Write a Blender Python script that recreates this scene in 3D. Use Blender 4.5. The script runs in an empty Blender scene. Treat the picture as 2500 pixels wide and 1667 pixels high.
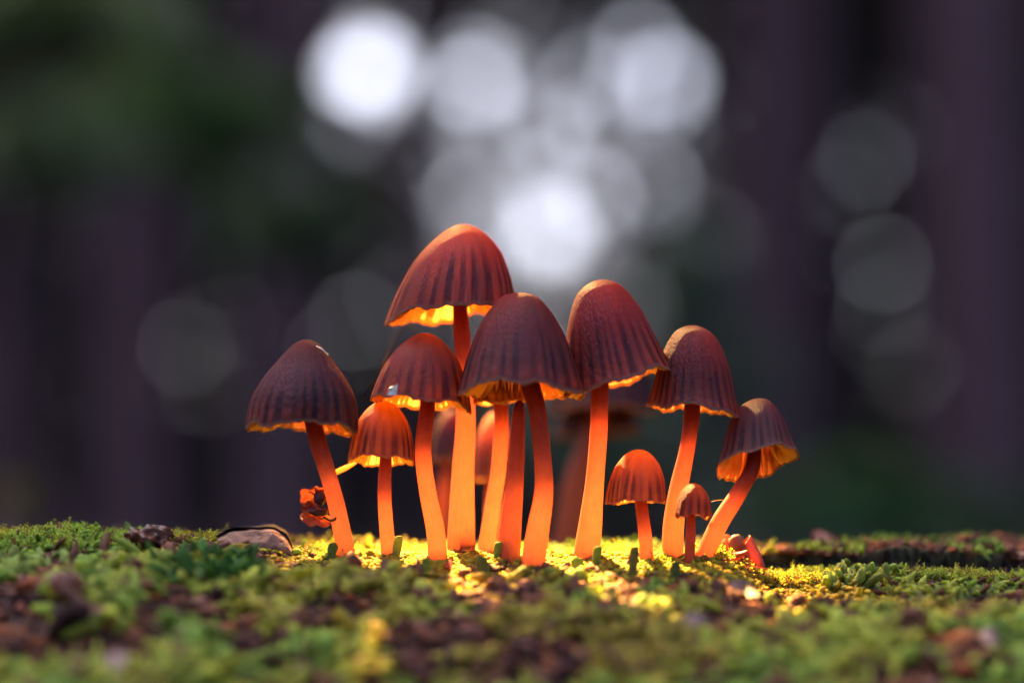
# Small brown mushrooms lit through by a warm lamp on a mossy log, dim wood behind. 1 unit = 1 cm.
import bpy, bmesh, math
import numpy as np
from mathutils import Vector, noise as mnoise

sc = bpy.context.scene
col = sc.collection
sc.unit_settings.scale_length = 0.01
RNG = np.random.default_rng(11)

# ------------------------------------------------------------------ camera
CAM = np.array([0.0, -25.0, 0.66])
PITCH = math.radians(4.46)
FPX = 5000.0
cam = bpy.data.cameras.new("camera")
cam.lens = 72.0; cam.sensor_width = 36.0
cam.clip_start = 1.0; cam.clip_end = 20000.0
cam.dof.use_dof = True
cam.dof.focus_distance = 24.95
cam.dof.aperture_fstop = 0.0565
cam_o = bpy.data.objects.new("camera", cam); col.objects.link(cam_o)
cam_o.location = CAM; cam_o.rotation_euler = (math.pi/2 + PITCH, 0, 0)
sc.camera = cam_o
F_ = np.array([0, math.cos(PITCH), math.sin(PITCH)]); U_ = np.array([0, -math.sin(PITCH), math.cos(PITCH)])

def at(px, py, y=0.0):
    d = F_ + np.array([(px-1250)/FPX, 0, 0]) + U_*((833.5-py)/FPX)
    return CAM + d*((y-CAM[1])/d[1])

def project(P):
    P = np.asarray(P, float) - CAM
    dep = P@F_
    return 1250 + FPX*P[..., 0]/dep, 833.5 - FPX*(P@U_)/dep

# ------------------------------------------------------------------ light
SUN_EL, SUN_AZ = math.radians(54), math.radians(-25)      # azimuth clockwise from +y
w = bpy.data.worlds.new("World"); sc.world = w; w.use_nodes = True
nt = w.node_tree; nt.nodes.clear()
sky = nt.nodes.new("ShaderNodeTexSky"); sky.sky_type = 'NISHITA'; sky.sun_disc = False
sky.sun_elevation = SUN_EL; sky.sun_rotation = SUN_AZ
sky.air_density = 0.4; sky.dust_density = 6.0; sky.ozone_density = 4.0
bg = nt.nodes.new("ShaderNodeBackground"); bg.inputs[1].default_value = 0.15
wo = nt.nodes.new("ShaderNodeOutputWorld")
nt.links.new(sky.outputs[0], bg.inputs[0]); nt.links.new(bg.outputs[0], wo.inputs[0])

sun = bpy.data.lights.new("sun", 'SUN'); sun.energy = 1.35; sun.angle = math.radians(18); sun.color = (1.0, 0.97, 0.95)
sun_o = bpy.data.objects.new("sun", sun); col.objects.link(sun_o)
sd = Vector((math.sin(SUN_AZ)*math.cos(SUN_EL), math.cos(SUN_AZ)*math.cos(SUN_EL), math.sin(SUN_EL)))
sun_o.rotation_euler = sd.to_track_quat('Z', 'Y').to_euler(); sun_o.location = sd*3000

# the warm torch that shines on the group from behind and above, out of the picture
lamp = bpy.data.lights.new("warm_lamp", 'SPOT'); lamp.energy = 62000; lamp.color = (1.0, 0.56, 0.15)
lamp.spot_size = math.radians(28); lamp.spot_blend = 1.0; lamp.shadow_soft_size = 0.3
lamp_o = bpy.data.objects.new("warm_lamp", lamp); col.objects.link(lamp_o)
LP, LT = Vector((-3.0, 9.4, 11.3)), Vector((0.35, 0.3, 0.3))
lamp_o.location = LP; lamp_o.rotation_euler = (LP-LT).to_track_quat('Z', 'Y').to_euler()

vs = sc.view_settings
vs.view_transform = 'Standard'; vs.look = 'None'; vs.gamma = 1.0; vs.use_curve_mapping = False
vs.exposure = 2.75
cy = sc.cycles
cy.use_denoising = True
cy.max_bounces = 10; cy.diffuse_bounces = 4; cy.transmission_bounces = 8; cy.glossy_bounces = 2
cy.sample_clamp_indirect = 12.0

# ------------------------------------------------------------------ helpers
def sstep(a, b, x):
    t = np.clip((x-a)/(b-a), 0, 1); return t*t*(3-2*t)

def _h(i, j, s):
    n = (i*374761393 + j*668265263 + s*974634777) & 0xffffffff
    n = ((n ^ (n >> 13))*1274126177) & 0xffffffff
    return ((n ^ (n >> 16)) & 0xffff)/65535.0

def vnoise(x, y, s=0):
    x = np.asarray(x, float); y = np.asarray(y, float)
    i = np.floor(x).astype(np.int64); j = np.floor(y).astype(np.int64)
    u = x-i; v = y-j; u = u*u*(3-2*u); v = v*v*(3-2*v)
    return (_h(i, j, s)*(1-u)+_h(i+1, j, s)*u)*(1-v) + (_h(i, j+1, s)*(1-u)+_h(i+1, j+1, s)*u)*v

def fbm(x, y, o=3, s=0):
    r = 0; a = 0.5; t = 0
    for k in range(o):
        r = r + a*vnoise(np.asarray(x)*2**k + 17.3*k, np.asarray(y)*2**k - 9.1*k, s+k); t += a; a *= .5
    return r/t

def make_mesh(name, V, Fs, smooth=True, **attrs):
    """V (n,3); Fs: list of int arrays (m,3) or (m,4); attrs: float (n,) or colour (n,3)."""
    me = bpy.data.meshes.new(name)
    V = np.ascontiguousarray(V, np.float32)
    Fs = [np.asarray(f, np.int32) for f in (Fs if isinstance(Fs, (list, tuple)) else [Fs]) if len(f)]
    loops = np.concatenate([f.ravel() for f in Fs])
    sizes = np.concatenate([np.full(len(f), f.shape[1], np.int32) for f in Fs])
    me.vertices.add(len(V)); me.vertices.foreach_set("co", V.ravel())
    me.loops.add(len(loops)); me.loops.foreach_set("vertex_index", loops)
    me.polygons.add(len(sizes))
    me.polygons.foreach_set("loop_start", np.concatenate([[0], np.cumsum(sizes)[:-1]]).astype(np.int32))
    me.update(calc_edges=True)
    me.polygons.foreach_set("use_smooth", np.full(len(sizes), smooth, bool))
    for k, a in attrs.items():
        a = np.asarray(a, np.float32)
        if a.ndim == 1:
            at_ = me.attributes.new(k, 'FLOAT', 'POINT'); at_.data.foreach_set("value", a)
        elif a.shape[1] == 2:
            at_ = me.attributes.new(k, 'FLOAT2', 'POINT'); at_.data.foreach_set("vector", a.ravel())
        else:
            at_ = me.attributes.new(k, 'FLOAT_COLOR', 'POINT')
            at_.data.foreach_set("color", np.concatenate([a, np.ones((len(a), 1), np.float32)], 1).ravel())
    me.validate()
    return me

def link(name, me, mat, parent=None):
    o = bpy.data.objects.new(name, me); col.objects.link(o)
    if mat: me.materials.append(mat)
    if parent is not None: o.parent = parent
    return o

def tag(o, label=None, cat=None, group=None, kind=None):
    if label: o['label'] = label
    if cat: o['category'] = cat
    if group: o['group'] = group
    if kind: o['kind'] = kind
    return o

def thing(name, loc, label, cat, group=None):
    o = bpy.data.objects.new(name, None); col.objects.link(o); o.location = [float(c) for c in loc]
    o.empty_display_size = 0.2
    return tag(o, label, cat, group)

def grid_faces(nr, nc, wrap=True, off=0):
    """quads of nr rings x nc columns."""
    i = np.arange(nr-1)[:, None]; j = np.arange(nc if wrap else nc-1)[None, :]
    j2 = (j+1) % nc
    a = i*nc+j; b = i*nc+j2; c = (i+1)*nc+j2; d = (i+1)*nc+j
    return np.stack([a, b, c, d], -1).reshape(-1, 4)+off

def catmull(P, n):
    P = np.asarray(P, float); P = np.vstack([2*P[0]-P[1], P, 2*P[-1]-P[-2]])
    out = []
    m = len(P)-3
    for t in np.linspace(0, m-1e-9, n):
        k = int(t); u = t-k; p0, p1, p2, p3 = P[k:k+4]
        out.append(.5*(2*p1+(p2-p0)*u+(2*p0-5*p1+4*p2-p3)*u*u+(3*p1-p0-3*p2+p3)*u**3))
    return np.array(out)

def tube(C, rad, sides=14, flat=1.0, seed=0, rough=0.0):
    """rings round a centre line C (n,3) with radii; returns V, F, t."""
    n = len(C); T = np.gradient(C, axis=0); T /= np.linalg.norm(T, axis=1)[:, None]+1e-12
    ref = np.array([0, 1.0, 0]) if abs(T[:, 1]).mean() < .8 else np.array([1.0, 0, 0])
    B = np.cross(T, ref); B /= np.linalg.norm(B, axis=1)[:, None]; N = np.cross(B, T)
    th = np.linspace(0, 2*math.pi, sides, endpoint=False)
    r = np.asarray(rad)[:, None]*np.ones(sides)
    if rough:
        r = r*(1+rough*(fbm(th[None, :]*1.3+seed, np.linspace(0, n/5, n)[:, None]+seed*3, 3, seed)-.5)*2)
    V = C[:, None, :] + r[..., None]*(np.cos(th)[None, :, None]*B[:, None, :] + flat*np.sin(th)[None, :, None]*N[:, None, :])
    V = V.reshape(-1, 3)
    Fq = grid_faces(n, sides)
    V = np.vstack([V, C[0], C[-1]])
    j = np.arange(sides); j2 = (j+1) % sides
    f0 = np.stack([np.full(sides, n*sides), j2, j], 1); f1 = np.stack([np.full(sides, n*sides+1), (n-1)*sides+j, (n-1)*sides+j2], 1)
    t = np.concatenate([np.repeat(np.linspace(0, 1, n), sides), [0, 1]])
    return V, [Fq, f0, f1], t

# ------------------------------------------------------------------ materials
class NB:
    """small node builder"""
    def __init__(s, name):
        s.m = bpy.data.materials.new(name); s.m.use_nodes = True
        s.t = s.m.node_tree; s.t.nodes.clear(); s.out = s.n('OutputMaterial')
    def n(s, kind, **kw):
        nd = s.t.nodes.new('ShaderNode'+kind)
        for k, v in kw.items(): setattr(nd, k, v)
        return nd
    def put(s, sock, v):
        if hasattr(v, 'is_linked') or isinstance(v, bpy.types.NodeSocket): s.t.links.new(v, sock)
        elif isinstance(v, (tuple, list)) and len(v) == 3 and sock.type == 'RGBA': sock.default_value = (*v, 1)
        else: sock.default_value = v
    def attr(s, name, out='Fac'): return s.n('Attribute', attribute_name=name).outputs[out]
    def mix(s, f, a, b, mode='MIX'):
        nd = s.n('Mix', data_type='RGBA', blend_type=mode)
        s.put(nd.inputs[0], f); s.put(nd.inputs[6], a); s.put(nd.inputs[7], b); return nd.outputs[2]
    def math(s, op, a, b=0.0, c=None):
        nd = s.n('Math', operation=op); s.put(nd.inputs[0], a); s.put(nd.inputs[1], b)
        if c is not None: s.put(nd.inputs[2], c)
        return nd.outputs[0]
    def noise(s, scale, detail=3, vec=None, rough=.55):
        nd = s.n('TexNoise'); nd.inputs['Scale'].default_value = scale; nd.inputs['Detail'].default_value = detail
        nd.inputs['Roughness'].default_value = rough
        if vec is not None: s.t.links.new(vec, nd.inputs['Vector'])
        return nd.outputs['Fac']
    def ramp(s, f, *stops):
        nd = s.n('ValToRGB'); s.put(nd.inputs[0], f); el = nd.color_ramp.elements
        while len(el) < len(stops): el.new(.5)
        for e, (p, c) in zip(el, stops): e.position = p; e.color = (*c, 1)
        return nd.outputs[0]
    def obj(s): return s.n('TexCoord').outputs['Object']
    def scale(s, v, sc3):
        nd = s.n('Mapping'); s.t.links.new(v, nd.inputs['Vector']); nd.inputs['Scale'].default_value = sc3; return nd.outputs[0]
    def bump(s, h, strength, dist):
        nd = s.n('Bump'); s.put(nd.inputs['Height'], h); nd.inputs['Strength'].default_value = strength
        nd.inputs['Distance'].default_value = dist; return nd.outputs[0]
    def finish(s, base, trans=None, tf=0.0, rough=.6, spec=.3, normal=None):
        p = s.n('BsdfPrincipled'); s.put(p.inputs['Base Color'], base); s.put(p.inputs['Roughness'], rough)
        s.put(p.inputs['Specular IOR Level'], spec)
        if normal is not None: s.put(p.inputs['Normal'], normal)
        sh = p.outputs[0]
        if trans is not None:
            tr = s.n('BsdfTranslucent'); s.put(tr.inputs['Color'], trans)
            mx = s.n('MixShader'); s.put(mx.inputs[0], tf); s.t.links.new(sh, mx.inputs[1]); s.t.links.new(tr.outputs[0], mx.inputs[2]); sh = mx.outputs[0]
        s.t.links.new(sh, s.out.inputs['Surface']); return s.m

def mat_cap(name, top, mid, stripe, between, trans, tf=.42, spec=.5):
    b = NB(name)
    hgt, st, lip = b.attr('hgt'), b.attr('stripe'), b.attr('lip')
    uv = b.attr('fib', 'Vector')
    st = b.math('MULTIPLY', st, b.math('MULTIPLY_ADD', b.noise(1.0, 3, b.scale(uv, (46, 5, 1))), 1.7, .05)); st = b.math('MINIMUM', st, 1.0)
    n1 = b.noise(1.0, 4, b.scale(uv, (120, 24, 1))); n2 = b.noise(5.0, 3, b.obj())
    c = b.ramp(hgt, (0.0, top), (.16, top), (.40, mid), (1.0, between))
    c = b.mix(st, c, stripe)
    c = b.mix(b.math('MULTIPLY_ADD', n2, 1.2, -.35), c, (.16, .07, .05), 'MIX') if False else c
    v = b.math('MULTIPLY', b.math('MULTIPLY_ADD', n1, 2.2, -.1), b.math('MULTIPLY_ADD', b.noise(2.2, 3, b.obj()), 1.3, .35))
    c = b.mix(1.0, c, b.mix(1, v, v), 'MULTIPLY')
    c = b.mix(lip, c, (.22, .12, .075))
    sp = b.noise(26.0, 1, b.obj()); spk = b.math('GREATER_THAN', sp, .80)
    c = b.mix(b.math('MULTIPLY', spk, .5), c, (.4, .33, .28))
    tcol = b.mix(b.math('MULTIPLY', st, .9), trans, (trans[0]*.22, trans[1]*.12, trans[2]*.1))
    tcol = b.mix(lip, tcol, (.75, .42, .16))
    nrm = b.bump(b.math('ADD', n1, b.math('MULTIPLY', sp, .3)), .9, .035)
    p = b.n('BsdfDiffuse'); b.put(p.inputs['Color'], c); b.put(p.inputs['Normal'], nrm)
    tr = b.n('BsdfTranslucent'); b.put(tr.inputs['Color'], tcol)
    m1 = b.n('MixShader'); m1.inputs[0].default_value = tf
    b.t.links.new(p.outputs[0], m1.inputs[1]); b.t.links.new(tr.outputs[0], m1.inputs[2])
    g = b.n('BsdfGlossy'); b.put(g.inputs['Roughness'], b.math('MULTIPLY_ADD', n2, .2, .34)); b.put(g.inputs['Normal'], nrm)
    b.put(g.inputs['Color'], (.9, .85, 1.0))
    m2 = b.n('MixShader'); m2.inputs[0].default_value = spec
    b.t.links.new(m1.outputs[0], m2.inputs[1]); b.t.links.new(g.outputs[0], m2.inputs[2])
    b.t.links.new(m2.outputs[0], b.out.inputs['Surface'])
    return b.m

M_CAP = mat_cap('dark_cap_skin', (.034, .011, .007), (.026, .010, .013), (.003, .002, .0055), (.070, .026, .018), (.54, .11, .025), .29, .020)
M_CAP_R = mat_cap('rust_cap_skin', (.046, .014, .007), (.036, .013, .012), (.004, .0025, .005), (.085, .030, .017), (.74, .21, .045), .38, .018)
M_CAP_Y = mat_cap('young_cap_skin', (.16, .06, .02), (.09, .030, .018), (.018, .008, .008), (.08, .028, .016), (.70, .25, .06), .46, .022)
def mat_stem():
    b = NB('stem_flesh'); t = b.attr('along'); uv = b.attr('fib', 'Vector')
    n = b.noise(1.0, 4, b.scale(uv, (40, 4, 1))); n3 = b.noise(7.0, 3, b.obj())
    c = b.ramp(t, (0, (.20, .055, .03)), (.12, (.26, .085, .045)), (.6, (.20, .055, .032)), (.85, (.07, .016, .013)))  # stem tops darkened to paint in the caps' shadows
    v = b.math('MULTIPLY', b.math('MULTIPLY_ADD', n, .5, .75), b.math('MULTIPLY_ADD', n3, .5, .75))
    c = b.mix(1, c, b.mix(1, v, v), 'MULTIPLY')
    tr = b.ramp(t, (0, (.50, .15, .09)), (.10, (.68, .33, .21)), (.45, (.64, .27, .18)), (.70, (.52, .18, .12)), (.88, (.26, .055, .035)))  # same painted cap shadow in the transmitted colour
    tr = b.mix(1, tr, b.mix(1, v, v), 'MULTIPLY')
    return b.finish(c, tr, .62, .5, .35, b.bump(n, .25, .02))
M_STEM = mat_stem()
def mat_gill():
    b = NB('gill_flesh'); n = b.noise(8, 2, b.obj())
    return b.finish(b.mix(n, (.46, .28, .16), (.34, .18, .11)), (.92, .60, .25), .55, .6, .2)
M_GILL = mat_gill()
def mat_pig(name, trans=.25, rough=.7, spec=.25, nscale=14, bs=.6, bd=.04, tmul=(1.3, 1.3, .8)):
    b = NB(name); c = b.attr('pigment', 'Color'); n = b.noise(nscale, 4, b.obj())
    v = b.math('MULTIPLY_ADD', n, 1.5, .25)
    c = b.mix(1, c, b.mix(1, v, v), 'MULTIPLY')
    return b.finish(c, b.mix(1, c, tmul, 'MULTIPLY'), trans, rough, spec, b.bump(n, bs, bd))
M_MOSS = mat_pig('moss_leaf', .42, .7, .12)
M_HUMUS = mat_pig('humus', .04, .8, .12, 10, .9, .06)
M_LEAF = mat_pig('tree_leaf', .42, .55, .3, .3, .1, .1)
def mat_simple(name, ca, cb, scale, rough=.7, spec=.3, trans=None, tf=0, bs=.6, bd=.05, rmp=(.35, .65)):
    b = NB(name); n = b.noise(scale, 5, b.obj())
    return b.finish(b.ramp(n, (rmp[0], ca), (rmp[1], cb)), trans, tf, rough, spec, b.bump(n, bs, bd))
M_BARK = mat_simple('tree_bark', (.072, .037, .041), (.16, .084, .092), .25, .9, .15, bs=1, bd=3)
M_FLOOR = mat_simple('leaf_litter', (.025, .018, .015), (.06, .05, .03), .06, .95, .1, bs=1, bd=4)
M_DRY = mat_simple('dry_leaf', (.07, .032, .026), (.30, .19, .155), 2.2, .6, .2, (.4, .16, .08), .08, .7, .05, (.34, .62))
M_RED = mat_simple('red_leaf', (.16, .04, .03), (.28, .09, .06), 3, .5, .4, (.7, .2, .1), .4)
M_LUMP = mat_simple('wet_resin', (.022, .009, .007), (.12, .036, .018), 7, .35, .15, bs=.6, bd=.05)
M_PETAL = mat_simple('withered_petal', (.20, .06, .035), (.42, .17, .11), 6, .7, .1, (.66, .26, .14), .5)
M_DARKBIT = mat_simple('withered_flesh', (.03, .012, .012), (.10, .03, .022), 6, .55, .4)
M_STRAW = mat_simple('straw', (.35, .22, .10), (.55, .36, .18), 4, .5, .3, (.9, .5, .2), .5)
M_FIBRE = mat_simple('fibre', (.010, .005, .003), (.02, .010, .005), 4, .8, .0)
M_FLAKE = mat_simple('pale_flake', (.5, .45, .42), (.75, .7, .66), 9, .4, .5)
M_DRIED = mat_simple('dried_mushroom', (.14, .05, .03), (.30, .12, .07), 3, .5, .4, (.6, .25, .12), .25)

# ------------------------------------------------------------------ the log
Y0, R0, ZTOP, SHIFT = 1.6, 10.0, 0.128, 0.8

def moss_mask(x, a):
    m = .42*fbm(x/1.5, a/1.1, 2, 55)+.58*fbm(x/.55, a/.55, 3, 5)
    for (bx, ba, r_, d_) in ((-.5, -2.7, .9, .22), (-.2, -3.7, .7, .16), (2.3, -3.2, .7, .17), (-2.7, -1.3, .6, .14), (3.9, -3.4, .7, .12)):
        m = m-.7*d_*np.exp(-((x-bx)**2+(a-ba)**2)/r_**2)
    return m+.10*sstep(-3.3, -4.3, x)*sstep(-2.2, -1.2, a)

def edge(x, a):
    return a + .16*(fbm(x/.42, a*0+2.2, 3, 77)-.5) + .05*(fbm(x/.09, a*0+5.2, 2, 78)-.5)

def relief(x, a):
    """height of the log's skin over its cylinder; a = arc length from a line just behind the stems, + away."""
    near = np.exp(-((x-.3)/3.4)**6-((a+.65)/1.35)**4)
    n = .26*(fbm(x/2.1, a/2.1, 2, 3)-.5)*(1-.85*near)
    n = n + .17*(fbm(x/.55, a/.55, 3, 21)-.5)*(1-.6*near) + .42*(fbm(x/.9, a/.75, 2, 33)-.5)*sstep(-1.5, -3.0, a) + .07*(fbm(x/.14, a/.14, 2, 41)-.5)
    n = n + .10*sstep(-3.9, -5.6, x)*np.exp(-((a-.2)/1.7)**2) + .06*sstep(-2.4, -3.2, x)*np.exp(-((a+.4)/1.0)**2)
    n = n - .05*near - .10*np.exp(-((x-.3)/3.6)**6)*sstep(-.7, -2.0, a)
    n = n - .11*sstep(-.7, .6, a)
    s = sstep(2.45, 3.2, x)
    aj = edge(x, a)
    front = -.36*s*(1-sstep(.25, .3, aj))*sstep(-4.2, -1.6, a)
    trench = -.75*s*sstep(.27, .36, aj)*(1-sstep(.50, .53, aj))
    slab = s*sstep(.50, .53, aj)*(-.01+.004*np.clip(x-2.5, 0, 12)+.05*np.clip(aj-.5, 0, 2))*(1-sstep(2.2, 3.5, aj))
    return n + front + trench + slab

def surf(x, a, up=0.0):
    n = relief(x, a)+up; aj = edge(x, a)
    lip = .20*sstep(2.45, 3.2, x)*sstep(.50, .53, aj)*(1-sstep(.55, 1.1, aj))
    ph = (a-lip-SHIFT)/R0
    return np.stack([x, Y0+(R0+n)*np.sin(ph), (R0+n)*np.cos(ph)-R0+ZTOP], -1)

def surf_normal(a):
    ph = (a-SHIFT)/R0; return np.stack([0*ph, np.sin(ph), np.cos(ph)], -1)

def ground_at(px, py):
    """nearest point of the log that the picture shows at px, py"""
    a = np.linspace(-6, 1.5, 300); x = (px-1250)/FPX*(.8+a+25)
    P = surf(x, a); _, v = project(P)
    k = np.argmin(np.abs(v-py)); return P[k], a[k]

def build_log():
    xs = np.concatenate([np.arange(-46, -9, .8), np.arange(-9, 9, .034), np.arange(9, 46.1, .8)])
    half = math.pi*R0
    aa = np.concatenate([np.arange(-half, -6.5, .6), np.arange(-6.5, 3.5, .034), np.arange(3.5, half-.3, .6)])
    X, A = np.meshgrid(xs, aa, indexing='ij')
    P = surf(X.ravel(), A.ravel())
    nx, na = X.shape
    Fq = grid_faces(nx, na, wrap=True)[:, ::-1]
    x, a = X.ravel(), A.ravel()
    m = moss_mask(x, a); h = fbm(x/.12, a/.12, 2, 9)
    moss = sstep(.42, .58, m)[:, None]
    c = np.array([.06, .028, .022])*(1-moss)+np.array([.075, .085, .022])*moss
    c = c*(.55+.9*h[:, None])
    aj = edge(x, a)
    br = (sstep(2.45, 3.2, x)*sstep(.48, .53, edge(x, a))*(1-.5*moss[:, 0]))[:, None]
    c = c*(1-br)+np.array([.075, .042, .034])*(.5+h[:, None])*br
    tr = (sstep(2.45, 3.2, x)*sstep(.24, .30, aj)*(1-sstep(.52, .56, aj)))[:, None]
    c = c*(1-tr)+np.array([.004, .003, .003])*tr  # the crack's deep shade painted into the bark colour
    root = thing('fallen_log', (0, Y0, -R0), 'fallen log lying across the picture, rotten bark grown over with moss', 'log')
    V = P - np.array([0, Y0, -R0])
    o = link('bark', make_mesh('bark', V, Fq, pigment=c), M_HUMUS, root)
    for sx, k in ((-1, 0), (1, nx-1)):
        ring = V[k*na:(k+1)*na]; Vc = np.vstack([ring, [ring[0, 0], 0, 0]]); j = np.arange(na)
        f = np.stack([np.full(na, na), j, (j+1) % na], 1)
        link('cut_end', make_mesh('cut_end', Vc, f if sx < 0 else f[:, ::-1]), M_BARK, root)
build_log()

# ------------------------------------------------------------------ moss and litter on the log (uncountable: stuff)
def sprigs(p0, d, n, L, rad, up0, curl, bend, colr, K=6, S=6, flat=.75):
    """many short curved tapering lobes at once"""
    N = len(p0); side = np.cross(d, n)
    t = np.linspace(0, 1, K); th = up0[:, None]+curl[:, None]*t[None, :]
    ct, st = np.cos(th), np.sin(th)
    dt = 1/(K-1)
    ic = np.concatenate([np.zeros((N, 1)), np.cumsum((ct[:, 1:]+ct[:, :-1])/2*dt, 1)], 1)
    is_ = np.concatenate([np.zeros((N, 1)), np.cumsum((st[:, 1:]+st[:, :-1])/2*dt, 1)], 1)
    C = p0[:, None]+L[:, None, None]*(ic[..., None]*d[:, None]+is_[..., None]*n[:, None]+(bend[:, None]*t**2)[..., None]*side[:, None])
    T = ct[..., None]*d[:, None]+st[..., None]*n[:, None]
    Bv = side[:, None]*np.ones((1, K, 1)); N2 = np.cross(Bv, T)
    prof = np.sin(math.pi*(.14+.80*t))**.4; prof[-1] = .30
    r = rad[:, None]*prof*(1+.55*(RNG.random((N, K))-.5))
    al = np.linspace(0, 2*math.pi, S, endpoint=False)
    V = C[:, :, None]+r[..., None, None]*(np.cos(al)[:, None]*Bv[:, :, None]+flat*np.sin(al)[:, None]*N2[:, :, None])
    F1 = grid_faces(K, S); F = (F1[None]+(np.arange(N)*K*S)[:, None, None]).reshape(-1, 4)
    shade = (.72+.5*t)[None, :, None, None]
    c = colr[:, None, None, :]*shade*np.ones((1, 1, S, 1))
    return V.reshape(-1, 3), F, c.reshape(-1, 3)

def tangent(a, ang):
    n = surf_normal(a); ty = np.stack([0*a, n[:, 2], -n[:, 1]], -1); tx = np.zeros_like(ty); tx[:, 0] = 1
    return np.cos(ang)[:, None]*tx+np.sin(ang)[:, None]*ty, n

def moss_colour(x, a, N):
    m = fbm(x/1.3, a/1.3, 2, 61)[:, None]; q = RNG.random((N, 1))
    yg = np.array([.36, .36, .050]); gr = np.array([.19, .28, .05]); ol = np.array([.27, .20, .035]); br = np.array([.16, .07, .04])
    k = np.clip((m-.3)/.4+(q-.5)*.6, 0, 1)
    c = np.where(k < .5, ol+(yg-ol)*k*2, yg+(gr-yg)*(k*2-1))
    isb = RNG.random((N, 1)) < .16
    c = np.where(isb, br, c)
    return c*(.6+.7*RNG.random((N, 1)))

def clear_of_trench(x, a):
    bare = (x > 2.6) & (a > .5) & (fbm(x/.6, a/.6, 2, 91) < .56)
    aj = edge(x, a)
    return ~((x > 2.5) & (aj > .2) & (aj < .58)) & ~bare

def scatter(N, xr, ar, mask_s, thr, soft=.08, sc_=.7):
    x = RNG.uniform(*xr, N); a = RNG.uniform(*ar, N)
    m = moss_mask(x, a) if mask_s == 5 else fbm(x/sc_, a/sc_, 3, mask_s)
    k = RNG.random(N) < sstep(thr-soft, thr+soft, m)
    k &= clear_of_trench(x, a)
    return x[k], a[k]

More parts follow.
